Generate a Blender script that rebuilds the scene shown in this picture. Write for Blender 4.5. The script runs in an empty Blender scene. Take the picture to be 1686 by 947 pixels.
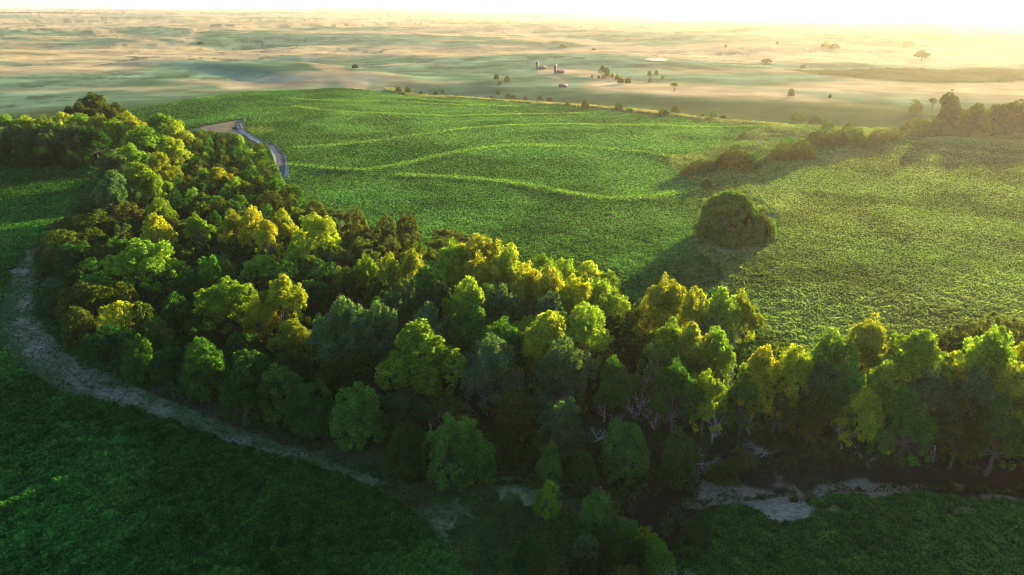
import bpy, math, random, time
import numpy as np
T0 = time.time()
R = math.radians
sc = bpy.context.scene
col = sc.collection
rng = np.random.default_rng(7)
random.seed(7)

# ------------------------------------------------------------------ camera, sky, sun, exposure
CAM_H = 60.0
PITCH = R(20.9)
F = 1204.0                                    # focal length in photo pixels (1686 wide)
cam = bpy.data.cameras.new('camera'); cam_o = bpy.data.objects.new('camera', cam); col.objects.link(cam_o)
cam_o.location = (0, 0, CAM_H); cam_o.rotation_euler = (R(90) - PITCH, 0, 0)
cam.angle = 2 * math.atan(843 / F); cam.clip_start = 0.5; cam.clip_end = 90000
sc.camera = cam_o

SUN_AZ, SUN_EL = R(35.0), R(7.4)              # azimuth clockwise from +Y
w = bpy.data.worlds.new('World'); sc.world = w; w.use_nodes = True
nt = w.node_tree
sky = nt.nodes.new('ShaderNodeTexSky'); sky.sky_type = 'NISHITA'; sky.sun_disc = False
sky.sun_elevation = SUN_EL; sky.sun_rotation = SUN_AZ; sky.altitude = 300; sky.air_density = 1.0; sky.dust_density = 0.3; sky.ozone_density = 3.0
nt.nodes['Background'].inputs['Strength'].default_value = 0.115
bal = nt.nodes.new('ShaderNodeVectorMath'); bal.operation = 'MULTIPLY'; bal.inputs[1].default_value = (1.0, 1.03, 1.12)
nt.links.new(sky.outputs[0], bal.inputs[0]); nt.links.new(bal.outputs[0], nt.nodes['Background'].inputs[0])
sun = bpy.data.lights.new('sun', 'SUN'); sun.energy = 5.0; sun.angle = R(0.5); sun.color = (1.0, 0.79, 0.45)
sun_o = bpy.data.objects.new('sun', sun); col.objects.link(sun_o)
sun_o.rotation_euler = (R(90) - SUN_EL, 0, math.pi - SUN_AZ)
sun_o.location = (200, 300, 200)
vs = sc.view_settings
vs.view_transform = 'Standard'; vs.look = 'None'; vs.gamma = 1; vs.use_curve_mapping = False
vs.exposure = 2.3
cy = sc.cycles
cy.use_denoising = True; cy.max_bounces = 6; cy.diffuse_bounces = 3; cy.transmission_bounces = 4
cy.volume_bounces = 0; cy.glossy_bounces = 2; cy.transparent_max_bounces = 8; cy.use_adaptive_sampling = False; cy.filter_width = 1.15

# ------------------------------------------------------------------ helpers
CP, SP = math.cos(PITCH), math.sin(PITCH)
def unproj(u, v, z=0.0):
    """point of the horizontal plane at height z seen at photo pixel (u, v)"""
    x = u - 843.0; up = 473.5 - v
    d = (x, F * CP + up * SP, -F * SP + up * CP)
    t = (z - CAM_H) / d[2]
    return np.array([d[0] * t, d[1] * t, z])
def proj(x, y, z):
    dz = z - CAM_H
    dep = y * CP - dz * SP
    up = y * SP + dz * CP
    dep = np.where(dep > 0.5, dep, 0.5)
    return 843 + F * x / dep, 473.5 - F * up / dep

def hsh(ix, iy, seed):
    ix = ix.astype(np.int64) & 0xffffffff; iy = iy.astype(np.int64) & 0xffffffff
    h = (ix * 374761393 + iy * 668265263 + seed * 2246822519) & 0xffffffff
    h = ((h ^ (h >> 13)) * 1274126177) & 0xffffffff
    h = (h ^ (h >> 16)) & 0xffffffff
    return h / 4294967295.0
def vn(x, y, s=1.0, seed=0):
    x = np.asarray(x, float) / s; y = np.asarray(y, float) / s
    ix = np.floor(x); iy = np.floor(y); fx = x - ix; fy = y - iy
    fx = fx * fx * fx * (fx * (fx * 6 - 15) + 10); fy = fy * fy * fy * (fy * (fy * 6 - 15) + 10)
    a = hsh(ix, iy, seed); b = hsh(ix + 1, iy, seed); c = hsh(ix, iy + 1, seed); d = hsh(ix + 1, iy + 1, seed)
    return (a + (b - a) * fx) * (1 - fy) + (c + (d - c) * fx) * fy
def fbm(x, y, s, seed=0, oct=4, gain=0.5):
    t = 0; a = 1; n = 0
    for k in range(oct):
        t = t + a * vn(x + 13.7 * k, y - 7.3 * k, s, seed + k); n += a; a *= gain; s *= 0.5
    return t / n                                # 0..1
def ss(a, b, x):
    t = np.clip((x - a) / (b - a), 0, 1); return t * t * (3 - 2 * t)
def inpoly(u, v, P):
    u = np.asarray(u); v = np.asarray(v); c = np.zeros(u.shape, bool); n = len(P)
    for i in range(n):
        x1, y1 = P[i]; x2, y2 = P[(i + 1) % n]
        if y1 == y2: continue
        m = ((y1 > v) != (y2 > v)) & (u < (x2 - x1) * (v - y1) / (y2 - y1) + x1)
        c ^= m
    return c
def segdist(x, y, L):
    """distance to a polyline of world points, and the run along it 0..1"""
    x = np.asarray(x, float); y = np.asarray(y, float)
    best = np.full(x.shape, 1e9)
    for i in range(len(L) - 1):
        ax, ay = L[i][:2]; bx, by = L[i + 1][:2]; dx, dy = bx - ax, by - ay
        t = np.clip(((x - ax) * dx + (y - ay) * dy) / (dx * dx + dy * dy + 1e-9), 0, 1)
        best = np.minimum(best, np.hypot(x - ax - t * dx, y - ay - t * dy))
    return best
def smooth_line(P, n=2):
    P = [tuple(p) for p in P]
    for _ in range(n):
        Q = [P[0]]
        for a, b in zip(P[:-1], P[1:]):
            Q.append(tuple(0.75 * np.array(a) + 0.25 * np.array(b))); Q.append(tuple(0.25 * np.array(a) + 0.75 * np.array(b)))
        Q.append(P[-1]); P = Q
    return P
def W(P, z=0.0, n=0):                            # pixel list -> ground points
    L = [unproj(u, v, z)[:2] for u, v in P]
    return smooth_line(L, n) if n else [tuple(p) for p in L]

def make_mesh(name, V, faces, mat, colors=None, smooth=False):
    me = bpy.data.meshes.new(name)
    V = np.asarray(V, np.float32); faces = np.asarray(faces, np.int32)
    k = faces.shape[1]
    me.vertices.add(len(V)); me.vertices.foreach_set('co', V.ravel())
    me.loops.add(faces.size); me.loops.foreach_set('vertex_index', faces.ravel())
    me.polygons.add(len(faces)); me.polygons.foreach_set('loop_start', np.arange(0, faces.size, k, dtype=np.int32))
    if smooth: me.polygons.foreach_set('use_smooth', np.ones(len(faces), bool))
    me.update(calc_edges=True)
    if colors is not None:
        a = me.color_attributes.new('Col', 'FLOAT_COLOR', 'POINT')
        c = np.ones((len(V), 4), np.float32); c[:, :3] = colors; a.data.foreach_set('color', c.ravel())
    if mat: me.materials.append(mat)
    return me
def link(name, me, parent=None, loc=(0, 0, 0), **props):
    o = bpy.data.objects.new(name, me); col.objects.link(o); o.location = loc
    if parent: o.parent = parent
    for k, v in props.items(): o[k] = v
    return o
class MB:                                        # collects triangles/quads as quads
    def __init__(s): s.v = []; s.f = []; s.n = 0
    def add(s, V, Fq):
        V = np.asarray(V, float); s.v.append(V); s.f.append(np.asarray(Fq) + s.n); s.n += len(V)
    def tube(s, P, rad, sides=5):
        P = [np.asarray(p, float) for p in P]; rings = []
        for i, p in enumerate(P):
            d = P[min(i + 1, len(P) - 1)] - P[max(i - 1, 0)]; d = d / (np.linalg.norm(d) + 1e-9)
            a = np.cross(d, (0.31, 0.95, 0.05)); a /= np.linalg.norm(a) + 1e-9; b = np.cross(d, a)
            for k in range(sides):
                t = 2 * math.pi * k / sides; rings.append(p + rad[i] * (math.cos(t) * a + math.sin(t) * b))
        Fq = [[i * sides + k, i * sides + (k + 1) % sides, (i + 1) * sides + (k + 1) % sides, (i + 1) * sides + k]
              for i in range(len(P) - 1) for k in range(sides)]
        s.add(rings, Fq)
    def box(s, c, d, rz=0.0, taper=1.0):
        x, y, z = np.array(d) / 2.0; V = []
        for kz, t in ((-z, 1), (z, taper)):
            for sx, sy in ((-1, -1), (1, -1), (1, 1), (-1, 1)):
                px, py = sx * x * t, sy * y * t
                V.append((c[0] + px * math.cos(rz) - py * math.sin(rz), c[1] + px * math.sin(rz) + py * math.cos(rz), c[2] + kz))
        s.add(V, [[0, 3, 2, 1], [4, 5, 6, 7], [0, 1, 5, 4], [1, 2, 6, 5], [2, 3, 7, 6], [3, 0, 4, 7]])
    def mesh(s, name, mat, smooth=False):
        return make_mesh(name, np.vstack(s.v), np.vstack(s.f), mat, smooth=smooth)

# ------------------------------------------------------------------ materials
def newmat(name):
    m = bpy.data.materials.new(name); m.use_nodes = True; n = m.node_tree.nodes; n.clear()
    return m, n, m.node_tree.links
def N(n, t, **kw):
    x = n.new(t)
    for k, v in kw.items():
        if k in x.inputs.keys(): x.inputs[k].default_value = v
        else: setattr(x, k, v)
    return x
def noise(n, l, scale, detail=4, coords=None):
    t = N(n, 'ShaderNodeTexNoise', Scale=scale, Detail=detail)
    if coords is not None: l.new(coords, t.inputs['Vector'])
    return t
def ground_material():
    m, n, l = newmat('ground_soil_grass')
    out = N(n, 'ShaderNodeOutputMaterial'); b = N(n, 'ShaderNodeBsdfPrincipled', Roughness=1.0)
    b.inputs['Specular IOR Level'].default_value = 0.0
    at = N(n, 'ShaderNodeAttribute', attribute_name='Col'); geo = N(n, 'ShaderNodeNewGeometry')
    n1 = noise(n, l, 1.6, 5, geo.outputs['Position']); n2 = noise(n, l, 0.03, 6, geo.outputs['Position'])
    mr = N(n, 'ShaderNodeMapRange'); mr.inputs[1].default_value = 0.3; mr.inputs[2].default_value = 0.7; mr.inputs[3].default_value = 0.6; mr.inputs[4].default_value = 1.4
    l.new(n1.outputs[0], mr.inputs[0])
    mr2 = N(n, 'ShaderNodeMapRange'); mr2.inputs[1].default_value = 0.3; mr2.inputs[2].default_value = 0.7; mr2.inputs[3].default_value = 0.75; mr2.inputs[4].default_value = 1.25
    l.new(n2.outputs[0], mr2.inputs[0])
    mu = N(n, 'ShaderNodeMath', operation='MULTIPLY'); l.new(mr.outputs[0], mu.inputs[0]); l.new(mr2.outputs[0], mu.inputs[1])
    mx = N(n, 'ShaderNodeVectorMath', operation='SCALE'); l.new(at.outputs['Color'], mx.inputs[0]); l.new(mu.outputs[0], mx.inputs['Scale'])
    l.new(mx.outputs[0], b.inputs['Base Color'])
    bp = N(n, 'ShaderNodeBump', Strength=0.5, Distance=0.25); l.new(n1.outputs[0], bp.inputs['Height']); l.new(bp.outputs[0], b.inputs['Normal'])
    l.new(b.outputs[0], out.inputs[0]); return m
def leaf_material(name, trans=0.45, use_col=False, var=0.5, tint=(1.35, 1.15, 0.35)):
    m, n, l = newmat(name)
    out = N(n, 'ShaderNodeOutputMaterial'); geo = N(n, 'ShaderNodeNewGeometry')
    if use_col: src = N(n, 'ShaderNodeAttribute', attribute_name='Col').outputs['Color']
    else: src = N(n, 'ShaderNodeObjectInfo').outputs['Color']
    mr = N(n, 'ShaderNodeMapRange'); mr.inputs[3].default_value = 1 - var; mr.inputs[4].default_value = 1 + var
    l.new(geo.outputs['Random Per Island'], mr.inputs[0])
    big = noise(n, l, 0.5, 2, geo.outputs['Position'])
    mrb = N(n, 'ShaderNodeMapRange'); mrb.inputs[1].default_value = 0.3; mrb.inputs[2].default_value = 0.7; mrb.inputs[3].default_value = 0.75; mrb.inputs[4].default_value = 1.25
    l.new(big.outputs[0], mrb.inputs[0])
    mm = N(n, 'ShaderNodeMath', operation='MULTIPLY'); l.new(mr.outputs[0], mm.inputs[0]); l.new(mrb.outputs[0], mm.inputs[1])
    sc_ = N(n, 'ShaderNodeVectorMath', operation='SCALE'); l.new(src, sc_.inputs[0]); l.new(mm.outputs[0], sc_.inputs['Scale'])
    tn = N(n, 'ShaderNodeVectorMath', operation='MULTIPLY'); tn.inputs[1].default_value = tint; l.new(sc_.outputs[0], tn.inputs[0])
    b = N(n, 'ShaderNodeBsdfPrincipled', Roughness=0.9); b.inputs['Specular IOR Level'].default_value = 0.0; l.new(sc_.outputs[0], b.inputs['Base Color'])
    t = N(n, 'ShaderNodeBsdfTranslucent'); l.new(tn.outputs[0], t.inputs[0])
    mix = N(n, 'ShaderNodeMixShader'); mix.inputs[0].default_value = trans
    l.new(b.outputs[0], mix.inputs[1]); l.new(t.outputs[0], mix.inputs[2]); l.new(mix.outputs[0], out.inputs[0]); return m
def solid_material(name, c, rough=0.8, var=0.3, scale=3.0, metal=0.0):
    m, n, l = newmat(name)
    out = N(n, 'ShaderNodeOutputMaterial'); b = N(n, 'ShaderNodeBsdfPrincipled', Roughness=rough, Metallic=metal)
    tc = N(n, 'ShaderNodeTexCoord'); t = noise(n, l, scale, 5, tc.outputs['Object'])
    cr = N(n, 'ShaderNodeMapRange'); cr.inputs[1].default_value = 0.3; cr.inputs[2].default_value = 0.7; cr.inputs[3].default_value = 1 - var; cr.inputs[4].default_value = 1 + var
    l.new(t.outputs[0], cr.inputs[0])
    v = N(n, 'ShaderNodeVectorMath', operation='SCALE'); v.inputs[0].default_value = c; l.new(cr.outputs[0], v.inputs['Scale'])
    l.new(v.outputs[0], b.inputs['Base Color'])
    bp = N(n, 'ShaderNodeBump', Strength=0.4, Distance=0.05); l.new(t.outputs[0], bp.inputs['Height']); l.new(bp.outputs[0], b.inputs['Normal'])
    l.new(b.outputs[0], out.inputs[0]); return m
M_ground = ground_material()
M_crop = leaf_material('crop_leaves', 0.45, True, 0.2, (1.15, 1.2, 0.4))
M_leaf = leaf_material('tree_leaves', 0.6, False, 0.45, (1.35, 1.5, 0.4))
M_dry = leaf_material('dry_grass_blades', 0.4, True, 0.4, (1.2, 1.05, 0.6))
M_bark = solid_material('bark', (0.10, 0.085, 0.055), 0.9)
M_dead = solid_material('bleached_dead_wood', (0.36, 0.31, 0.25), 0.9)
M_metal = solid_material('grey_metal', (0.18, 0.18, 0.19), 0.5, 0.2)
M_dark = solid_material('dark_painted_metal', (0.035, 0.035, 0.04), 0.5, 0.2)
M_roof = solid_material('rusty_roof', (0.14, 0.1, 0.09), 0.7, 0.3)
M_wood = solid_material('weathered_boards', (0.12, 0.1, 0.085), 0.9)
M_water = solid_material('pond_water', (0.06, 0.08, 0.11), 1.0, 0.1)

# ------------------------------------------------------------------ the lie of the land
fieldA = [(-900, 267), (152, 267), (146, 300), (122, 335), (96, 372), (58, 408), (30, 432), (12, 470), (-2, 520), (2, 560), (40, 612),
          (110, 655), (200, 668), (300, 706), (400, 742), (500, 765), (580, 790), (640, 822), (700, 862), (740, 905), (775, 947), (820, 1100), (-900, 1100)]
fieldB = [(1098, 947), (1112, 880), (1150, 838), (1200, 822), (1290, 808), (1400, 806), (1500, 802), (1600, 812), (1700, 822), (2600, 900), (5000, 1300), (5000, 2600), (1080, 2600)]
fieldC = [(205, 190), (300, 173), (380, 161), (470, 151), (560, 146.5), (650, 152.5), (780, 163), (900, 173), (1000, 183), (1100, 193), (1200, 204), (1262, 210),
          (1210, 232), (1150, 256), (1098, 268), (1104, 284), (1148, 308), (1160, 325), (1150, 350), (1136, 385), (1150, 420), (1182, 445), (1192, 488), (1100, 496),
          (1000, 505), (900, 500), (760, 470), (640, 440), (560, 400), (500, 360), (476, 320), (476, 290), (472, 262), (455, 243), (425, 232), (405, 222), (402, 204), (385, 206), (330, 214), (250, 222)]
fieldD = [(1205, 300), (1228, 284), (1290, 270), (1345, 257), (1400, 243), (1480, 233), (1560, 224), (1686, 216), (2300, 190), (3000, 400), (3000, 700), (1686, 640),
          (1400, 640), (1290, 620), (1240, 540), (1205, 480), (1205, 455), (1240, 430), (1282, 395), (1284, 365), (1262, 340), (1230, 320)]
fieldE = [(1290, 112), (1400, 109), (1560, 106), (1800, 102), (1800, 127), (1560, 130), (1420, 124), (1340, 118)]
terr_px = [[(478, 168), (560, 171), (640, 170), (760, 175), (850, 177)],
           [(486, 183), (520, 190), (590, 192), (640, 192), (710, 196), (800, 192), (960, 189)],
           [(488, 248), (560, 244), (640, 235), (720, 224), (800, 214), (870, 211), (1000, 208), (1120, 210), (1235, 214)],
           [(476, 276), (540, 284), (620, 286), (680, 275), (740, 262), (800, 253), (860, 249), (950, 252), (1040, 257), (1095, 266)],
           [(652, 296), (720, 299), (790, 305), (850, 313), (900, 322), (950, 331), (1000, 336), (1060, 334), (1110, 326), (1150, 318)],
           [(640, 158), (720, 166), (800, 173)]]
terr = [W(t, 0, 2) for t in terr_px]
creek = W([(2400, 810), (1686, 772), (1500, 770), (1340, 772), (1240, 782), (1150, 790), (1090, 810), (1060, 850), (1040, 940), (1030, 1100)], 0, 2)
track = W([(398, 214), (420, 228), (445, 240), (462, 256), (465, 275), (460, 296), (452, 330), (470, 350)], 0, 2)
edge_sand = W([(95, 372), (62, 408), (40, 432), (70, 450), (60, 480), (35, 515), (60, 570), (120, 615), (200, 655), (290, 690), (380, 722), (470, 752), (560, 775), (640, 812), (700, 850), (750, 895), (815, 950), (850, 1010)], 0, 2)
ridge_a = [unproj(u, v)[:2] for u, v in ((250, 104), (330, 104), (395, 106), (430, 112), (500, 120), (570, 134), (600, 145))]
def hills(x, y):
    r = np.hypot(x, y)
    far = ss(560, 1100, r); far2 = ss(1500, 6000, r)
    z = far * (fbm(x + 500, y, 620, 3, 5, 0.5) - 0.5) * 44 + far * (fbm(x, y * 0.7, 130, 11, 3) - 0.5) * 7
    z = z + far2 * (fbm(x, y, 2600, 21, 4) - 0.5) * 70
    z = z - 5 * far + 46 * ss(2500, 16000, r)
    d = segdist(x, y, ridge_a); z = z + 7 * np.exp(-(d / 62) ** 4) * ss(610, 700, r)
    return z
backedge = W([(560, 142), (650, 149), (780, 159.5), (900, 169), (1000, 179), (1100, 189), (1200, 200), (1270, 207), (1330, 212)], 0, 1)
swale = W([(700, 152), (900, 160), (1100, 172), (1250, 186), (1400, 200), (1600, 215)], 0, 1)
knoll = [(unproj(u, v)[:2], s, h) for u, v, s, h in ((1310, 225, 28, 3), (1230, 250, 14, 1.6), (470, 200, 60, 2.0), (900, 260, 90, 2.0), (330, 170, 90, 3))]
def Zf(x, y):
    z = hills(x, y) + (fbm(x, y, 60, 5, 3) - 0.5) * 1.4
    d = segdist(x, y, creek); z = z - 2.4 * np.exp(-(d / 6.0) ** 2)
    d = segdist(x, y, swale); z = z - 2.5 * np.exp(-(d / 30.0) ** 2)
    for (c, s, h) in knoll: z = z + h * np.exp(-((x - c[0]) ** 2 + (y - c[1]) ** 2) / s ** 2)
    for t in terr[:5]:
        d = segdist(x, y, t); z = z + 0.42 * np.exp(-(d / 3.0) ** 2) * (0.6 + 0.8 * vn(x, y, 18, 77))
    return z
def Z1(x, y): return float(Zf(np.array([x]), np.array([y]))[0])
def on_ground(u, v, h=0.0):
    """ground point under something whose point at height h shows at pixel (u, v)"""
    x = u - 843.0; up = 473.5 - v; d = np.array([x, F * CP + up * SP, -F * SP + up * CP]); d /= math.hypot(d[0], d[1])
    t = np.geomspace(45, 30000, 700)
    g = CAM_H + d[2] * t - Zf(d[0] * t, d[1] * t) - h
    k = np.flatnonzero(g < 0); k = k[0] if len(k) else len(t) - 1
    if k > 0: a = g[k - 1] / (g[k - 1] - g[k] + 1e-9) if g[k] < 0 else 0; tt = t[k - 1] + (t[k] - t[k - 1]) * a
    else: tt = t[0]
    return np.array([d[0] * tt, d[1] * tt, Z1(d[0] * tt, d[1] * tt)])

# ------------------------------------------------------------------ ground sheet (polar grid about the place the photo was taken from)
az = np.concatenate([np.arange(-47, 47.001, 0.085), np.arange(50, 311, 3.0)])
az = np.radians(az)
th = np.concatenate([np.arange(48, 9, -0.085), np.arange(9, 1.0, -0.05), np.geomspace(1.0, 0.1, 40)])
rr = np.concatenate([[0.0, 10, 25, 38, 47], CAM_H / np.tan(np.radians(th))])
nA, nR = len(az), len(rr)
AZ, RR = np.meshgrid(az, rr)
X = RR * np.sin(AZ); Y = RR * np.cos(AZ)
front = (np.arange(nA) < np.sum(np.degrees(az) <= 47.01))
Z = Zf(X, Y)
U, V = proj(X, Y, np.zeros_like(X)); U = np.where(Y > 5, U, -9999)
SP_ = np.abs(np.gradient(RR, axis=0))           # local grid spacing
# --- base colours of the land
def lerp(a, b, t): return a + (b - a) * t[..., None]
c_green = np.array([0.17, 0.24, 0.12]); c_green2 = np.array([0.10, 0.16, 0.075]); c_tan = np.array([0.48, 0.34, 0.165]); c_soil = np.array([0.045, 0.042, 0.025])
c_sand = np.array([0.27, 0.195, 0.115]); c_grass = np.array([0.075, 0.105, 0.035])
n_a = fbm(X * 0.45 + Y * 0.1, Y * 1.0, 260, 31, 5, 0.58); n_b = fbm(X, Y, 40, 41, 4); n_c = fbm(X, Y, 2.5, 51, 3)
C = lerp(np.broadcast_to(c_green, X.shape + (3,)), c_green2, ss(0.35, 0.65, n_b))
az_deg = np.degrees(np.arctan2(X, Y))
tanw = ss(0.50, 0.62, n_a + 0.16 * ss(2, 16, az_deg) + 0.10 * ss(1500, 4000, RR) + 0.08 * (n_b - 0.5))
tanw = tanw * ss(560, 700, RR)
for P, wd in (([(20, 46), (150, 47), (230, 60), (290, 73), (300, 66), (360, 30)], 3.5), ([(60, 76), (200, 75), (300, 78), (400, 91), (470, 99), (560, 118)], 2.5),
              ([(440, 97), (520, 112), (560, 132), (590, 143)], 6), ([(380, 142), (450, 138), (520, 137)], 7), ([(0, 118), (70, 110), (130, 100)], 10),
              ([(1000, 140), (1150, 150), (1300, 165), (1450, 186)], 12), ([(900, 115), (960, 118), (1000, 125)], 4), ([(640, 30), (800, 45), (900, 60), (1100, 80)], 4),
              ([(420, 40), (640, 36), (760, 50), (900, 66)], 3)):
    best = np.full(U.shape, 1e9)
    for i in range(len(P) - 1):
        ax, ay = P[i]; bx, by = P[i + 1]; dx, dy = bx - ax, (by - ay) * 3.2
        t = np.clip(((U - ax) * dx + (V - ay) * 3.2 * dy) / (dx * dx + dy * dy), 0, 1)
        best = np.minimum(best, np.hypot(U - ax - t * dx, (V - ay) * 3.2 - t * dy))
    tanw = np.maximum(tanw, ss(3.2 * wd * 1.5, 3.2 * wd * 0.5, best + (n_b - 0.5) * 20) * (V > 12))
sw = np.exp(-(segdist(X, Y, swale) / 40.0) ** 4)
tanw = tanw * (1 - 0.9 * sw) * (1 - 0.85 * np.exp(-((U - 350) / 110) ** 4 - ((V - 112) / 15) ** 4))
C = lerp(C, c_tan, tanw * 0.9)
streak = fbm(X * 0.6 + Y * 0.15, Y, 70, 131, 5, 0.75); C = C * (0.75 + 0.5 * ss(.25, .75, streak))[..., None]
scrub = ss(.60, .70, fbm(X, Y, 28, 141, 4, 0.7)) * ss(.45, .6, fbm(X, Y, 500, 151, 3)); C = lerp(C, c_green2 * .55, scrub * .8)
# near ground: grass, woodland floor, margins
nearw = ss(600, 520, RR)
C = lerp(C, c_grass, nearw)
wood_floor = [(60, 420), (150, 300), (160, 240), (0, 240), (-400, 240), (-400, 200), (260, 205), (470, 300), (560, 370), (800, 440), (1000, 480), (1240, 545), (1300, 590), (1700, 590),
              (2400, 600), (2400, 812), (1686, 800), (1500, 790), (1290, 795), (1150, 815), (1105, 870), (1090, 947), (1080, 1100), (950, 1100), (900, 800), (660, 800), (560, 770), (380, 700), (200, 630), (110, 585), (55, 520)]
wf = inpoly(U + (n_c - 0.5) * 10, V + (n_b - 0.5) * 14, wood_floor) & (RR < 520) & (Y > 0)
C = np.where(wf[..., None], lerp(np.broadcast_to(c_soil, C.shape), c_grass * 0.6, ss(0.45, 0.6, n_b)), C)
d = segdist(X, Y, creek); C = lerp(C, c_soil * 0.55, np.exp(-(d / 7.0) ** 4) * (RR < 500))
# front meadow of mixed dry grass
mead = ss(0.5, 0.62, fbm(X, Y, 9, 61, 3)) * inpoly(U, V, [(620, 790), (900, 780), (960, 880), (1000, 1100), (820, 1100), (760, 900), (660, 830)])
C = lerp(C, np.array([0.17, 0.15, 0.06]), mead)
# sandy margin along the left edge of the wood
d = segdist(X, Y, edge_sand)
n_s = fbm(X, Y, 7, 71, 4, 0.6)
wid = 1.0 + 2.9 * np.exp(-((U - 120) / 110.0) ** 2 - ((V - 600) / 60.0) ** 2) - 1.6 * ss(420, 600, U) * ss(300, 600, V)
sandw = ss(0.0, 1.0, 0.45 + (wid - d) / 4.2 + (n_s - 0.5) * 2.5 + (n_c - .5) * 1.2) * (0.65 + 0.35 * ss(.35, .6, fbm(X, Y, 3, 73, 3)))
def blob(u, v, ru, rv, rough=0.8): return ss(0.0, 0.6, 1 - np.hypot((U - u) / ru, (V - v) / rv) + (n_s - 0.5) * rough * 2)
sandw = np.maximum.reduce([sandw * (RR < 400) * 0.8, blob(1235, 816, 92, 38, 1.9) * 0.95, blob(1405, 790, 115, 18, 1.9) * 0.95, blob(1660, 812, 60, 16, 1.6) * .8, blob(1590, 838, 40, 18) * 0.6, blob(140, 625, 90, 26, 0.9) * 0.75,
                           blob(527, 807, 16, 7), blob(1003, 361, 9, 2.2), blob(955, 324.5, 8, 2), blob(28, 448, 26, 7), blob(575, 172, 6, 1) * 0.5])
C = lerp(C, c_sand, np.clip(sandw, 0, 1))
# clearing of the pump and the margins of the lone thicket
clr = inpoly(U + (n_c - .5) * 6, V + (n_b - .5) * 3, [(330, 213), (385, 203), (404, 199), (412, 214), (425, 228), (380, 224), (330, 220)])
C = np.where(clr[..., None], lerp(np.broadcast_to(c_sand * 0.9, C.shape), np.array([0.3, 0.22, 0.1]), ss(0.4, 0.6, n_b)), C)
mar = inpoly(U + (n_c - .5) * 8, V + (n_b - .5) * 5, [(1100, 266), (1262, 210), (1330, 205), (1500, 205), (1490, 232), (1345, 258), (1230, 285), (1205, 305), (1290, 350), (1290, 400), (1215, 460), (1215, 485), (1150, 470), (1130, 380), (1165, 320), (1110, 285)]) & (RR < 600)
C = np.where(mar[..., None], lerp(np.broadcast_to(np.array([0.09, 0.125, 0.04]), C.shape), np.array([0.17, 0.18, 0.07]), ss(0.45, 0.62, fbm(X, Y, 16, 81, 3))), C)
ring = np.exp(-((np.hypot((U - 1212) / 78, (V - 385) / 42) - 0.9) / 0.12) ** 2); C = lerp(C, np.array([0.16, 0.17, 0.07]), ring * 0.6)
d = segdist(X, Y, backedge); be = np.exp(-(d / 5.0) ** 4); C = lerp(C, np.array([0.36, 0.33, 0.15]), be * ss(1320, 1200, U) * ss(600, 660, U))
# pale lines: far dirt roads
for P in ([(1180, 56), (1000, 41), (880, 30)], [(1686, 84), (1400, 72), (1180, 56)], [(870, 118), (905, 122), (925, 130), (934, 144)], [(900, 118), (1000, 121)], [(1060, 100), (1100, 100)]):
    d = segdist(X, Y, W(P)); C = lerp(C, c_sand * 1.1, 0.8 * np.exp(-(d / (0.0035 * RR + 1.5)) ** 2))

V0 = np.stack([X, Y, Z], -1).reshape(-1, 3)
idx = np.arange(nA * nR).reshape(nR, nA)
q = np.stack([idx[:-1], np.roll(idx, -1, 1)[:-1], np.roll(idx, -1, 1)[1:], idx[1:]], -1)
q = q.reshape(-1, 4)[:, ::-1]
link('ground', make_mesh('ground', V0, q, M_ground, C.reshape(-1, 3), smooth=True), kind='structure')
print('ground', time.time() - T0)

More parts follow.
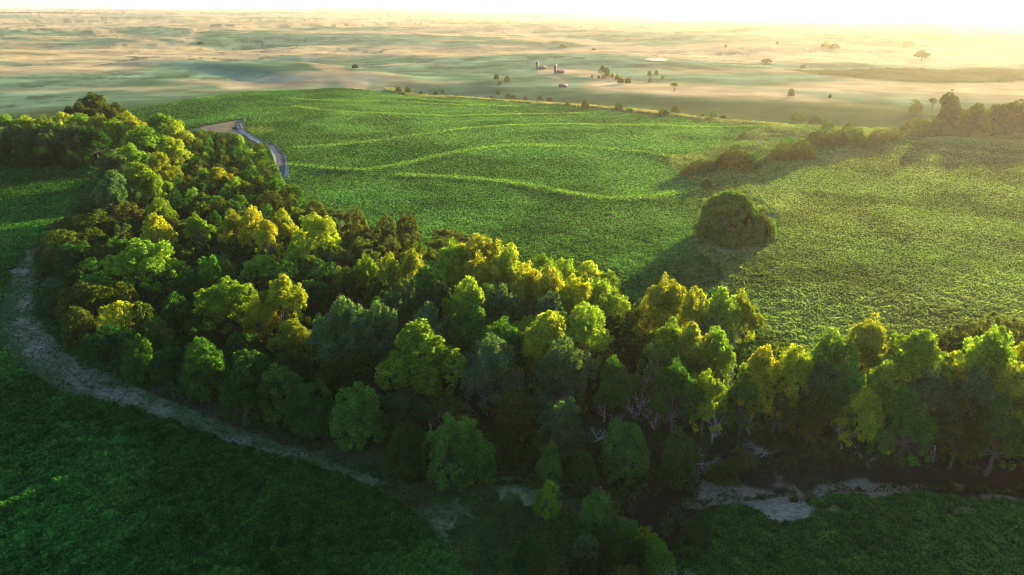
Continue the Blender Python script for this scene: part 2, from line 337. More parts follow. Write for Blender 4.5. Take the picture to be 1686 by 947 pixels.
# ------------------------------------------------------------------ crop fields: canopy surface plus standing leaves
Qi = np.stack([idx[:-1], np.roll(idx, -1, 1)[:-1], np.roll(idx, -1, 1)[1:], idx[1:]], -1)[:, :int(front.sum()) - 1]
def cards(P, Nrm, size, asp=1.0, tri=False):
    n = len(P); a = np.cross(Nrm, rng.normal(size=(n, 3))); a /= np.linalg.norm(a, axis=1)[:, None] + 1e-9; b = np.cross(Nrm, a)
    s = (np.asarray(size) * np.ones(n))[:, None] * 0.5
    Vv = np.stack([P - a * s - b * s * asp, P + a * s - b * s * asp * .5, P + a * s * .8 + b * s * asp, P - a * s * .6 + b * s * asp * .8], 1).reshape(-1, 3)
    return Vv, np.arange(4 * n).reshape(n, 4)
def crop_field(name, poly, c0, c1, hgt, density_mask, label_terr=False, rough=1.0, card_every=1.0, rmax=1e9):
    ins = inpoly(U, V, poly) & (Y > 0) & (RR < rmax)
    dens = ins.astype(float) * (1 - np.clip(density_mask, 0, 1))
    sp = np.clip(SP_, 0.1, 3)
    amp = 0.34
    hz = (vn(X, Y, 0.6, 91) - 0.45) * 0.5 * ss(0.7, 0.3, SP_) + (vn(X, Y, 1.3, 92) - 0.5) * 0.45 * ss(1.4, 0.6, SP_) + (vn(X, Y, 7.0, 93) - 0.5) * 0.3 + (vn(X, Y, 2.6, 94) - 0.5) * 0.25 * ss(2.4, 1.2, SP_)
    h = (hgt + .2) * ss(0.25, 0.75, dens) - .2 + hz * dens * rough * (1.25 if rough >= 1 else 1)
    Zc = Z + h
    big = fbm(X, Y, 45, 95, 4); sm = fbm(X, Y, 1.2, 96, 2)
    Cc = lerp(np.broadcast_to(c0, X.shape + (3,)), c1, ss(0.3, 0.7, big * 0.6 + sm * 0.4))
    Cc = Cc * (0.72 + 0.56 * ss(.3, .7, fbm(X * .7 + Y * .5, Y * .7 - X * .5, 22, 97, 4, .6)))[..., None]
    if label_terr:
        for t in terr:
            dd = segdist(X, Y, t); Cc = lerp(Cc, np.array([0.16, 0.31, 0.05]), (0.6 + 0.35 * ss(.3, .7, vn(X, Y, 14, 78))) * np.exp(-(dd / (1.5 + 1.7 * vn(X, Y, 9, 79))) ** 2))
        Cc = lerp(Cc, np.array([0.18, 0.22, 0.05]), 0.8 * ss(0.0, 0.8, 1 - np.hypot((U - 430) / 34, (V - 220) / 8) + (big - .5)))
    qs = Qi[ins[:-1, :Qi.shape[1]]]
    used, inv = np.unique(qs, return_inverse=True)
    Vv = np.stack([X.ravel()[used], Y.ravel()[used], Zc.ravel()[used]], -1)
    Cu = Cc.reshape(-1, 3)[used]
    f = inv.reshape(-1, 4)[:, ::-1]
    # standing leaves
    du = dens.ravel()[used]; su = sp.ravel()[used]
    keep = (rng.random(len(used)) < card_every * du)
    kk = np.flatnonzero(keep); kk = np.concatenate([kk, kk[(su[kk] > 0.8)], kk[(su[kk] > 1.5)]]); keep = kk
    Vp = Vv[keep].copy(); Vp[:, 2] = np.maximum(Vp[:, 2], Z.ravel()[used][keep] + .12); P = Vp + np.stack([(rng.random(len(keep)) - .5) * su[keep], (rng.random(len(keep)) - .5) * su[keep] * 1.5, rng.random(len(keep)) * 0.1], -1)
    n = len(P); a = rng.random(n) * 2 * math.pi; el = rng.uniform(-0.1, 1.0, n)
    Nn = np.stack([np.cos(a) * np.cos(el), np.sin(a) * np.cos(el), np.sin(el)], -1)
    s = np.clip(su[keep] * 1.1, 0.30, 0.42) * rng.uniform(0.7, 1.3, n)
    Lv, Lf = cards(P, Nn, s)
    Lc = np.repeat(Cu[keep] * rng.uniform(1 - .3 * rough, 1 + .3 * rough, (n, 1)), 4, 0) * 1.1
    # one mesh: surface and leaves
    me = make_mesh(name, np.vstack([Vv, Lv]), np.vstack([f, Lf + len(Vv)]), M_crop, np.vstack([Cu * (1 - .4 * rough), Lc * 1.15]))
    print(name, len(me.polygons), time.time() - T0)
    return link(name, me, kind='stuff')
hole = lambda u, v, ru, rv: ss(0, .5, 1 - np.hypot((U - u) / ru, (V - v) / rv) + (n_s - .5))
bare = sandw * 1.1
holes = np.maximum.reduce([bare] + [hole(*h) for h in ((1003, 361, 8, 2.4), (955, 324, 8, 2.2), (785, 367, 5, 1.5), (1436, 528, 12, 3), (1350, 448, 6, 2), (1338, 453, 6, 2), (1328, 458, 5, 2), (1365, 442, 5, 1.5), (866, 307, 5, 1.2), (847, 345, 5, 1), (620, 262, 10, 1.5))])
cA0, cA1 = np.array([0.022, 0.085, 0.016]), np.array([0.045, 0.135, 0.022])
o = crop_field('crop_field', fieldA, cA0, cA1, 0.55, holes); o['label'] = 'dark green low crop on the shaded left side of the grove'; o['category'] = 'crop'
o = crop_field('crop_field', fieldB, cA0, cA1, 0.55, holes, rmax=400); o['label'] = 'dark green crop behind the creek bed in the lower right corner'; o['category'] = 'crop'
cC0, cC1 = np.array([0.042, 0.125, 0.03]), np.array([0.082, 0.175, 0.042])
o = crop_field('crop_field', fieldC, cC0, cC1, 0.5, holes, True, 0.55); o['label'] = 'bright green terraced crop field with curved pale ridges'; o['category'] = 'crop'
o = crop_field('crop_field', fieldD, np.array([0.085, 0.14, 0.04]), np.array([0.15, 0.195, 0.06]), 0.5, holes, False, 0.7); o['label'] = 'sun streaked green crop field right of the lone thicket'; o['category'] = 'crop'
o = crop_field('crop_field', fieldE, np.array([0.09, 0.15, 0.03]), np.array([0.12, 0.17, 0.04]), 0.8, holes * 0, False, 1.0, 0.0); o['label'] = 'distant hazy green field wedge under the setting sun'; o['category'] = 'crop'

# ------------------------------------------------------------------ farm track with a dark middle
def ribbon(name, L, half, zoff, mat, jit=0.3):
    L = smooth_line(L, 1); V_ = []; 
    for i, p in enumerate(L):
        a = np.array(L[max(i - 1, 0)]); b = np.array(L[min(i + 1, len(L) - 1)]); t = (b - a) / (np.linalg.norm(b - a) + 1e-9); nrm = np.array([-t[1], t[0]])
        for k in np.linspace(-1, 1, 5):
            x, y = np.array(p) + nrm * half * k * (1 + jit * (vn(np.array([i * 1.0]), np.array([k]), 1.5, 3)[0] - .5)); V_.append((x, y, Z1(x, y) + zoff))
    n = len(L); f = [[i * 5 + k, i * 5 + k + 1, (i + 1) * 5 + k + 1, (i + 1) * 5 + k] for i in range(n - 1) for k in range(4)]
    return link(name, make_mesh(name, V_, np.array(f)[:, ::-1], mat, smooth=True), kind='structure')
M_pale = solid_material('pale_gravel', (0.36, 0.29, 0.21), 0.95, 0.3, 0.4)
M_mud = solid_material('dark_mud', (0.07, 0.055, 0.045), 0.9, 0.3, 0.5)
ribbon('track', track, 4.2, 0.12, M_pale); ribbon('track_mud', [tuple(p) for p in track], 1.5, 0.2, M_mud)

# ------------------------------------------------------------------ tree prototypes
def unit(n):
    v = rng.normal(size=(n, 3)); return v / np.linalg.norm(v, axis=1)[:, None]
def puffs_to_leaves(PC, PR, PO, per, size, rnd=1.0, flat=1.0):
    """PC puff centres, PR radii, PO outward directions"""
    n = len(PC); c = np.repeat(PC, per, 0); r = np.repeat(PR, per)[:, None]; o = np.repeat(PO, per, 0)
    d = unit(len(c)) + o * 0.55; d /= np.linalg.norm(d, axis=1)[:, None]
    P = c + d * r * rng.uniform(0.45, 1.08, (len(c), 1)) * np.array([1, 1, flat])
    nn = d * 0.7 + o * 0.35 + unit(len(c)) * rnd; nn /= np.linalg.norm(nn, axis=1)[:, None]
    return cards(P, nn, size * rng.uniform(0.6, 1.35, len(c)), 0.8)
def limb(mb, a, b, r0, r1, wob=0.12, sides=5, n=4, sag=0.0):
    a = np.array(a, float); b = np.array(b, float); L = np.linalg.norm(b - a); P = []; rad = []
    for i in range(n + 1):
        t = i / n; p = a + (b - a) * t + rng.normal(size=3) * wob * L * math.sin(math.pi * t) * 0.6; p[2] += sag * L * math.sin(math.pi * t); P.append(p); rad.append(r0 + (r1 - r0) * t)
    mb.tube(P, rad, sides); return P
def cottonwood(seed, H=16.0, Rr=5.2, nl=11, per=85, leaf=0.31, low=0.26):
    global rng; rng = np.random.default_rng(seed)
    mb = MB(); trunk_top = np.array([rng.normal() * .4, rng.normal() * .4, H * 0.3])
    limb(mb, (0, 0, -1.0), trunk_top, 0.42, 0.3, 0.05, 7)
    PC = []; PR = []; PO = []
    ga = rng.random() * 6.28
    for i in range(nl):
        t = (i + 0.5) / nl; a = ga + i * 2.4 + rng.normal() * .25
        rho = Rr * math.sqrt(t) * rng.uniform(0.5, 1.0) if i else 0.3
        lr = rng.uniform(1.35, 2.15) * Rr / 5.2; lz = lr * rng.uniform(1.15, 1.7)
        top = H * (1 - 0.36 * (rho / Rr) ** 1.8) - rng.random() ** 1.3 * H * 0.26 * (i > 0)
        c = np.array([math.cos(a) * rho, math.sin(a) * rho, max(top - lz, H * low)])
        jn = trunk_top + (c - trunk_top) * 0.35 + np.array([0, 0, -.3]); limb(mb, trunk_top, jn, 0.2, 0.14, .06); limb(mb, jn, c, 0.14, 0.05, .12)
        npf = 20
        for k in range(npf):
            z = 1 - 1.6 * (k + .5) / npf; s = math.sqrt(max(0, 1 - z * z)); b = k * 2.4 + rng.normal() * .2
            o_ = np.array([s * math.cos(b), s * math.sin(b), z])
            p = c + o_ * np.array([lr, lr, lz]) * rng.uniform(.62, 1.0)
            PC.append(p); PR.append(rng.uniform(.42, .82) * Rr / 5.2); oo = o_ + np.array([0, 0, .35]); PO.append(oo / np.linalg.norm(oo))
            if k % 4 == 0: limb(mb, c - np.array([0, 0, lz * .5]), p, 0.05, 0.02, .1, 3, 2)
    # ragged lower skirt
    for k in range(26):
        a = rng.random() * 6.28; rho = Rr * rng.uniform(.35, 1.0); p = np.array([math.cos(a) * rho, math.sin(a) * rho, H * rng.uniform(low - .04, low + .25)])
        PC.append(p); PR.append(rng.uniform(.5, .9)); PO.append(np.array([math.cos(a) * .8, math.sin(a) * .8, .3])); limb(mb, trunk_top, p, .1, .02, .1, 3, 3)
    v, f = puffs_to_leaves(np.array(PC), np.array(PR), np.array(PO), per, leaf, flat=1.35)
    return mb.mesh('trunk', M_bark), make_mesh('crown', v, f, M_leaf), H, Rr
def round_tree(seed, H=7.5, Rr=4.4, npf=85, per=110, leaf=0.27, lump=0.22, b0=0.24):
    global rng; rng = np.random.default_rng(seed)
    mb = MB(); PC = []; PR = []; PO = []
    for s_ in range(3): limb(mb, (rng.normal() * .3, rng.normal() * .3, -.8), (rng.normal() * .9, rng.normal() * .9, H * .55), .16, .08, .1)
    nb = 7; B = [(rng.random() * 6.28, rng.uniform(.1, .8)) for _ in range(nb)]
    for k in range(npf):
        z = 1 - 1.16 * (k + .5) / npf; s = math.sqrt(max(0, 1 - z * z)); b = k * 2.39996 + rng.normal() * .15
        o_ = np.array([s * math.cos(b), s * math.sin(b), z])
        bl = max(math.exp(-((math.cos(b) * s - math.cos(a) * t) ** 2 + (math.sin(b) * s - math.sin(a) * t) ** 2) / .10) for a, t in B)
        rr_ = 1 - lump + lump * 1.3 * bl + rng.normal() * .04
        c = np.array([o_[0] * Rr * rr_ * .9, o_[1] * Rr * rr_ * .9, H * b0 + o_[2] * H * (.94 - b0) * rr_])
        PC.append(c); PR.append(rng.uniform(.45, .85)); oo = o_ + np.array([0, 0, .3]); PO.append(oo / np.linalg.norm(oo))
        if k % 4 == 0: limb(mb, (0, 0, H * .25), c, .07, .02, .1, 3, 3)
    v, f = puffs_to_leaves(np.array(PC), np.array(PR), np.array(PO), per, leaf)
    return mb.mesh('trunk', M_bark), make_mesh('crown', v, f, M_leaf), H, Rr
def scrub_tree(seed, H=9.0, Rr=3.4):
    global rng; rng = np.random.default_rng(seed)
    mb = MB(); PC = []; PR = []; PO = []
    for s_ in range(4):
        a = s_ * 1.57 + rng.random(); b0 = np.array([rng.normal() * .4, rng.normal() * .4, -.8]); e = np.array([math.cos(a) * Rr * .35, math.sin(a) * Rr * .35, H * rng.uniform(.55, .75)])
        limb(mb, b0, e, .13, .07, .08)
        for k in range(8):
            b = rng.random() * 6.28; rho = Rr * rng.uniform(.15, .6); c = e + np.array([math.cos(b) * rho, math.sin(b) * rho, rng.uniform(-.10, .25) * H * (1 - rho / Rr)])
            limb(mb, e, c, .05, .015, .15, 3, 3); PC.append(c); PR.append(rng.uniform(.5, .95)); PO.append(np.array([math.cos(b) * .5, math.sin(b) * .5, .7]))
    v, f = puffs_to_leaves(np.array(PC), np.array(PR), np.array(PO), 110, .26, flat=.7)
    return mb.mesh('trunk', M_bark), make_mesh('crown', v, f, M_leaf), H, Rr
def branchy(mb, p, d, L, r, lev, spread=.5, bend=.15):
    p = np.array(p, float); d = np.array(d, float) / np.linalg.norm(d); P = [p]; rad = [r]; dd = d.copy()
    for i in range(4):
        dd = dd + rng.normal(size=3) * bend; dd /= np.linalg.norm(dd); P.append(P[-1] + dd * L / 4); rad.append(r * (1 - .14 * (i + 1)))
    mb.tube(P, rad, 5 if lev > 1 else 3)
    if lev <= 0: return
    for k in range(rng.integers(3, 5)):
        t = rng.integers(1, 5); nd = dd + rng.normal(size=3) * spread; nd[2] += .12; branchy(mb, P[t], nd, L * rng.uniform(.5, .78), rad[t] * .62, lev - 1, spread, bend)
def bare_tree(seed, H=10.0, lean=0.0, mat=None, stems=2):
    global rng; rng = np.random.default_rng(seed); mb = MB()
    for s_ in range(stems): branchy(mb, (rng.normal() * .3, rng.normal() * .3, -.5), (rng.normal() * .18 + lean, rng.normal() * .18, 1), H * .45, .22, 4, .55)
    me = mb.mesh('trunk', mat or M_dead); return me, None, H, 4.0
COT = [cottonwood(100 + i, 16 + (i % 3 - 1), 5.2 + .4 * (i % 2), 9 + i % 4) for i in range(10)]
RND = [round_tree(200 + i, 7.5, 4.4, 80 + 6 * (i % 6), 105, .27, .18 + .07 * (i % 4)) for i in range(10)]
SCR = [scrub_tree(300 + i) for i in range(4)]
DED = [bare_tree(400 + i, 10, .15 * (i % 3 - 1), None, 1 + i % 3) for i in range(4)]
LIM = [bare_tree(450 + i, 10, 1.6, None, 2) for i in range(2)]    # toppled, leaning low
def thicket(seed):
    return round_tree(seed, 10, 9.5, 460, 170, .3, .2, .10)
THK = [thicket(500)]
print('protos', time.time() - T0)
PROTO = {'C': COT, 'R': RND, 'S': SCR, 'D': DED, 'L': LIM, 'T': THK}
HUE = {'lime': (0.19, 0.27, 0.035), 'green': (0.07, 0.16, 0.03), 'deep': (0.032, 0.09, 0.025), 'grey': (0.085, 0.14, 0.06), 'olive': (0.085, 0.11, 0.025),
       'brown': (0.09, 0.105, 0.032), 'dark': (0.03, 0.06, 0.02), 'gold': (0.30, 0.30, 0.035), 'pink': (0.2, 0.12, 0.07), 'dense': (0.09, 0.165, 0.03)}  # gold, lime: brightness of sunlit crowns is partly put into the leaf colour
SPEC = []          # x, y, z, radius, height, kind, hue, anchor
def put(u, v, wpx, H, kind, hue, name=None):
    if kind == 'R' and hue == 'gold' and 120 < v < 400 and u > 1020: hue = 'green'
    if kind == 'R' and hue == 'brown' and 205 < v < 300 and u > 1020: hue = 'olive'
    p = on_ground(u, v, H); dist = math.sqrt(p[0] ** 2 + p[1] ** 2 + (CAM_H - H) ** 2) * 0.97
    SPEC.append(dict(p=p, r=wpx * dist / F / 2, H=H, k=kind, h=hue, name=name, uv=(u, v)))
# ------------------------------------------------------------------ the trees one can pick out: crown top pixel, width, height, kind, hue, (short name, label)
BIG = [
 (690, 533, 150, 15, 'C', 'lime', ('the vivid green cottonwood', 'vivid green spreading cottonwood standing out alone against the shaded front of the grove')),
 (903, 514, 112, 15.5, 'C', 'gold', ('the bright yellow cottonwood', 'brightest yellow cottonwood with domed crown, beside the dark hollow in mid grove')),
 (826, 526, 88, 14, 'C', 'green', None),
 (787, 390, 120, 17, 'C', 'gold', ('the crest cottonwood', 'tallest broad yellow topped cottonwood on the crest of the grove, against the terraced field')),
 (838, 402, 74, 16, 'C', 'gold', None), (748, 397, 74, 16, 'C', 'lime', None), (792, 418, 70, 15.5, 'C', 'gold', None), (700, 440, 90, 15, 'C', 'green', None),
 (640, 418, 40, 12, 'C', 'gold', ('the small yellow plume', 'small slim yellow cottonwood plume left of the tall crest trees')), (603, 420, 36, 11, 'C', 'lime', None), (676, 410, 34, 12, 'C', 'gold', None),
 (770, 458, 84, 15, 'C', 'lime', ('the domed yellow cottonwood', 'domed cottonwood with yellow cap and grey green skirt just below the crest')),
 (822, 470, 84, 14.5, 'C', 'grey', None), (716, 462, 66, 14, 'C', 'grey', None), (665, 462, 90, 14.5, 'C', 'grey', ('the blue green cottonwood', 'large blue green cottonwood without any yellow, left of the domed yellow one')),
 (560, 492, 110, 15, 'C', 'grey', None), (620, 500, 70, 14, 'C', 'grey', None),
 (868, 436, 70, 15.5, 'C', 'gold', None), (905, 440, 80, 15.5, 'C', 'gold', ('the lobed gold cottonwood', 'gold cottonwood with separate upright lobes right of the crest, overlooking the dark hollow')), (945, 455, 50, 14.5, 'C', 'gold', None),
 (893, 418, 60, 12, 'C', 'lime', None), (930, 428, 50, 10, 'R', 'lime', None), (972, 433, 48, 10, 'R', 'gold', None), (1000, 448, 56, 8, 'R', 'lime', None),
 (1100, 455, 84, 15, 'C', 'gold', ('the gold cottonwood by the field', 'rounded gold cottonwood with its back to the sunlit right hand field corner')),
 (1148, 474, 70, 14, 'C', 'gold', None), (1190, 474, 60, 14, 'C', 'lime', None), (1225, 480, 50, 12, 'C', 'gold', None),
 (1108, 530, 46, 14, 'C', 'lime', None), (1140, 533, 50, 14, 'C', 'gold', None), (1180, 540, 50, 13, 'C', 'lime', None),
 (1118, 596, 84, 13, 'C', 'green', ('the plain green cottonwood', 'plain mid green cottonwood right beside the white dead tree')), (1165, 612, 44, 11, 'C', 'lime', None),
 (1012, 590, 62, 11, 'C', 'green', None), (1262, 574, 84, 14, 'C', 'gold', ('the yellow fronted cottonwood', 'broad yellow cottonwood immediately right of the tall leafless tree')), (1312, 572, 80, 14, 'C', 'gold', None),
 (1372, 545, 100, 14, 'C', 'lime', ('the flat topped cottonwood', 'wide flat topped yellow green cottonwood whose crown overlaps the right field edge')), (1440, 524, 62, 15, 'C', 'gold', ('the slender lit cottonwood', 'slender pale lit cottonwood beside the second leafless tree at the field edge')),
 (1522, 547, 118, 15, 'C', 'lime', ('the broad right cottonwood', 'broad domed yellow green cottonwood between the pinkish bare tree and the dark round bushes')), (1578, 578, 50, 13, 'C', 'gold', None),
 (1645, 538, 92, 16, 'C', 'lime', ('the last tall cottonwood', 'tall upright cottonwood in front of the dark round bushes near the right border')), (1676, 598, 80, 14, 'C', 'gold', None), (1612, 608, 80, 13, 'C', 'grey', None),
 (1540, 606, 84, 13, 'C', 'grey', None), (1460, 596, 60, 13, 'C', 'lime', None), (1400, 592, 76, 13, 'C', 'green', None), (1355, 590, 60, 13, 'C', 'grey', None), (1500, 640, 96, 12, 'C', 'green', None),
 (1430, 640, 70, 11, 'C', 'gold', None), (1590, 660, 70, 11, 'C', 'olive', None), (1655, 660, 90, 12, 'C', 'green', None), (1350, 645, 70, 10, 'C', 'olive', None), (1290, 628, 60, 10, 'C', 'olive', None),
 (1230, 610, 66, 11, 'C', 'green', None),
 (228, 396, 116, 13, 'C', 'lime', ('the wide pale cottonwood', 'wide pale green and yellow cottonwood spreading over the left bulge of the grove')),
 (380, 344, 46, 12, 'C', 'gold', None), (415, 341, 56, 13, 'C', 'gold', ('the twin gold cottonwood', 'gold crowned cottonwood with bare trunk showing, in the lit row of middle grove')), (462, 344, 50, 12, 'C', 'gold', None), (435, 362, 50, 12, 'C', 'gold', None),
 (515, 352, 84, 13.5, 'C', 'gold', ('the big pale gold cottonwood', 'big pale gold cottonwood at the right end of the lit middle row')),
 (464, 454, 72, 14, 'C', 'gold', ('the upright gold cottonwood', 'upright gold cottonwood right of the bleached snag')), (372, 460, 100, 12, 'C', 'lime', ('the golden rimmed cottonwood', 'low wide cottonwood with a golden rim, left of the bleached snag')), (420, 490, 50, 11, 'C', 'gold', None),
 (262, 326, 50, 10, 'C', 'lime', None), (255, 352, 52, 11, 'C', 'gold', None), (322, 352, 40, 10, 'C', 'lime', None), (357, 276, 56, 10, 'C', 'gold', ('the lone pale crown', 'lone pale yellow crown among the dark round trees of the upper grove')),
 (265, 188, 60, 14, 'C', 'lime', None), (290, 200, 50, 14, 'C', 'gold', None), (235, 208, 60, 14, 'C', 'lime', None), (278, 226, 54, 14, 'C', 'gold', None), (215, 238, 60, 15, 'C', 'lime', ('the left shoulder cottonwood', 'pale green cottonwood forming the left shoulder of the upper grove')),
 (180, 250, 52, 15, 'C', 'grey', None), (182, 282, 60, 15, 'C', 'grey', ('the corner cottonwood', 'grey green cottonwood at the inner corner above the shaded left field')), (225, 268, 66, 15, 'C', 'lime', None), (258, 250, 50, 14, 'C', 'gold', None), (245, 282, 50, 13, 'C', 'lime', None),
 (150, 153, 44, 16, 'C', 'olive', ('the tall tree behind', 'tallest dark olive tree standing up behind the left arm of the grove')), (128, 168, 34, 14, 'C', 'olive', None), (176, 172, 36, 14, 'C', 'olive', None), (112, 176, 24, 12, 'C', 'dark', None), (190, 168, 30, 12, 'C', 'brown', None),
 (205, 183, 46, 14, 'C', 'gold', None), (185, 196, 50, 14, 'C', 'lime', None), (162, 187, 40, 14, 'C', 'gold', None), (130, 187, 44, 14, 'C', 'lime', None), (100, 186, 44, 14, 'C', 'gold', ('the arm cottonwood', 'yellow tipped cottonwood midway along the left arm of the grove')),
 (70, 190, 46, 14, 'C', 'lime', None), (40, 190, 42, 14, 'C', 'gold', None), (10, 190, 50, 14, 'C', 'lime', None), (85, 202, 48, 14, 'C', 'grey', None), (55, 204, 48, 14, 'C', 'grey', None), (22, 206, 48, 14, 'C', 'grey', None), (118, 204, 50, 14, 'C', 'grey', None), (150, 210, 46, 14, 'C', 'deep', None), (-14, 204, 50, 14, 'C', 'grey', None),
 (124, 470, 80, 9, 'R', 'brown', ('the brown green thicket', 'brown green rounded tree nearest the pale path on the left bulge')), (160, 472, 66, 9, 'R', 'olive', None), (192, 500, 78, 9.5, 'R', 'gold', ('the olive gold tree', 'olive gold rounded tree facing the widest part of the pale path')), (226, 500, 42, 9, 'R', 'olive', None), (200, 470, 50, 9, 'R', 'olive', None),
 (100, 382, 84, 8, 'R', 'olive', ('the dark corner thicket', 'wide dark olive rounded tree where the pale path begins at left')), (150, 352, 90, 7.5, 'R', 'olive', None), (205, 336, 60, 7.5, 'R', 'brown', None), (150, 376, 60, 7, 'R', 'olive', None), (200, 372, 50, 7, 'R', 'brown', None), (140, 332, 60, 7, 'R', 'deep', None), (245, 382, 40, 7, 'R', 'gold', None),
 (140, 428, 90, 8, 'R', 'deep', None), (355, 424, 70, 6, 'R', 'green', ('the low green thicket', 'low wide green thicket beside the brown bare ground inside the grove')), (476, 418, 50, 7, 'R', 'lime', ('the small domed tree', 'small domed lime green tree beside the brown bare ground inside the grove')), (305, 448, 60, 8, 'R', 'deep', None),
 (670, 702, 90, 8.5, 'R', 'deep', ('the left front dome', 'left one of two big dark green domes at the front corner of the grove')), (742, 697, 60, 9, 'R', 'green', None), (775, 700, 76, 9, 'R', 'green', ('the right front dome', 'right one of two big dark green domes at the front corner of the grove')),
 (845, 645, 70, 8, 'R', 'olive', ('the yellow flecked tree', 'dark green tree flecked with yellow on its right side, behind the two front domes')), (1035, 692, 96, 9, 'R', 'green', ('the big green dome', 'big mid green dome at the front centre, below the white dead tree')), (1120, 718, 86, 8, 'R', 'deep', None), (930, 665, 50, 9, 'R', 'grey', None), (905, 735, 56, 6, 'R', 'green', None), (960, 745, 50, 5, 'R', 'deep', None),
 (900, 796, 54, 5, 'R', 'lime', ('the round lime bush', 'round lime green bush standing alone in the front meadow')), (843, 814, 50, 4.5, 'R', 'grey', ('the grey green bush', 'grey green bush in the front meadow left of the lime green one')), (872, 892, 62, 4.5, 'R', 'deep', ('the front green bush', 'dark green bush at the lower frame edge beside the pale path')),
 (985, 815, 60, 6.5, 'R', 'green', ('the creek cottonwood', 'green rounded tree heading the chain of trees by the dark creek bed')), (1008, 842, 46, 5, 'R', 'green', None), (1032, 858, 44, 4.8, 'R', 'green', None), (1062, 872, 44, 4.6, 'R', 'lime', None), (995, 868, 44, 4.4, 'R', 'deep', None), (1080, 890, 44, 4.2, 'R', 'green', None), (1048, 898, 50, 4.2, 'R', 'deep', None), (1015, 905, 50, 4.2, 'R', 'deep', None), (965, 878, 40, 4, 'R', 'grey', None), (1090, 900, 60, 5, 'R', 'green', None), (1150, 855, 60, 3.5, 'R', 'deep', None), (1040, 930, 70, 4.5, 'R', 'olive', None), (960, 920, 46, 3, 'R', 'dark', None),
 (1210, 318, 128, 13, 'T', 'dense', ('the lone thicket', 'large dense olive thicket standing alone between the two sunlit crop fields')), (1204, 309, 44, 12.5, 'R', 'olive', None), (1250, 345, 50, 9, 'R', 'olive', None), (1268, 360, 24, 6, 'R', 'lime', None),
 (1152, 262, 40, 5, 'R', 'olive', ('the first gully bush', 'olive bush at the left tip of the grassy gully between the fields')), (1168, 264, 28, 5, 'R', 'grey', None), (1133, 274, 26, 4, 'R', 'brown', None), (1164, 296, 18, 3, 'R', 'olive', None),
 (1216, 248, 62, 7.5, 'R', 'olive', ('the gully tree', 'largest olive rounded tree in the gully beyond the lone thicket')), (1240, 252, 36, 7, 'R', 'green', None), (1197, 252, 36, 6, 'R', 'olive', None), (1213, 238, 30, 6, 'R', 'gold', None), (1256, 220, 26, 6, 'D', 'pink', ('the pale gully snag', 'pale leafless small tree rising in the gully above the rounded bushes')),
 (1292, 234, 42, 8, 'R', 'olive', None), (1322, 232, 44, 8, 'R', 'olive', ('the end gully tree', 'rounded olive tree ending the first clump of the gully beside the bright field')), (1335, 248, 22, 4, 'R', 'brown', None), (1300, 226, 30, 7, 'R', 'gold', None), (1224, 216, 12, 3.5, 'R', 'olive', None),
 (1350, 214, 44, 7, 'R', 'olive', None), (1380, 216, 40, 7, 'R', 'olive', ('the second clump tree', 'rounded olive tree in the hazy second clump along the far field edge')), (1410, 210, 44, 8, 'R', 'gold', None), (1445, 214, 34, 6, 'R', 'olive', None), (1472, 212, 30, 6, 'R', 'olive', None), (1345, 192, 30, 5, 'R', 'olive', None), (1316, 186, 28, 5, 'R', 'gold', None), (1400, 200, 26, 7, 'R', 'brown', None), (1365, 200, 24, 4, 'R', 'gold', None),
 (1512, 165, 22, 8, 'R', 'brown', ('the small round hazy tree', 'small round hazy tree left of the tall orange hazed tree')), (1566, 150, 34, 21, 'C', 'brown', ('the tall hazy tree', 'tall orange hazed tree rising above the tree line by the sunlit field')),
 (1512, 196, 50, 8, 'R', 'olive', None), (1545, 198, 44, 8, 'R', 'olive', None), (1575, 176, 50, 14, 'C', 'olive', None), (1610, 170, 50, 17, 'C', 'olive', ('the tree line cottonwood', 'broadest hazy tree in the line glowing orange below the sun')), (1645, 172, 50, 16, 'C', 'olive', None), (1680, 164, 50, 18, 'C', 'olive', None), (1595, 186, 40, 10, 'R', 'olive', None), (1630, 190, 44, 9, 'R', 'olive', None), (1668, 190, 44, 9, 'R', 'olive', None), (1538, 158, 12, 9, 'S', 'brown', None), (1720, 168, 60, 14, 'C', 'olive', None), (1770, 166, 60, 14, 'C', 'olive', None), (1830, 160, 60, 14, 'C', 'olive', None),
 (1560, 545, 60, 7, 'R', 'brown', None), (1600, 530, 64, 7.5, 'R', 'brown', ('the dark right bush', 'dark brown green round bush behind the tallest right hand cottonwoods')), (1640, 522, 60, 7, 'R', 'brown', None), (1670, 530, 60, 7, 'R', 'brown', None), (1590, 560, 50, 7, 'R', 'dark', None),
 # bare trees
 (1000, 610, 50, 9, 'D', 'pink', None), (900, 640, 50, 9, 'D', 'pink', None), (1085, 640, 50, 8, 'D', 'pink', None), (1180, 650, 50, 8, 'D', 'pink', None), (1245, 640, 50, 8, 'D', 'pink', None),
 (1056, 578, 96, 12, 'D', 'pink', ('the white dead tree', 'white dead tree with branching limbs in the middle of the shaded grove')), (1222, 505, 90, 15, 'D', 'pink', ('the tall leafless tree', 'tall leafless pinkish grey tree between two groups of gold cottonwoods')), (1205, 545, 50, 13, 'D', 'pink', None),
 (1478, 525, 70, 13, 'D', 'pink', ('the pinkish bare tree', 'pinkish bare tree standing right of the slender lit cottonwood')), (1500, 570, 50, 11, 'D', 'pink', None), (404, 446, 26, 9, 'D', 'pink', ('the bleached snag', 'bleached snag poking up beside the brown bare ground inside the grove')),
 (800, 590, 50, 10, 'D', 'pink', None), (845, 600, 40, 9, 'D', 'pink', None), (930, 640, 50, 8, 'D', 'pink', None), (1050, 480, 50, 9, 'D', 'pink', None), (600, 378, 40, 7, 'D', 'pink', None),
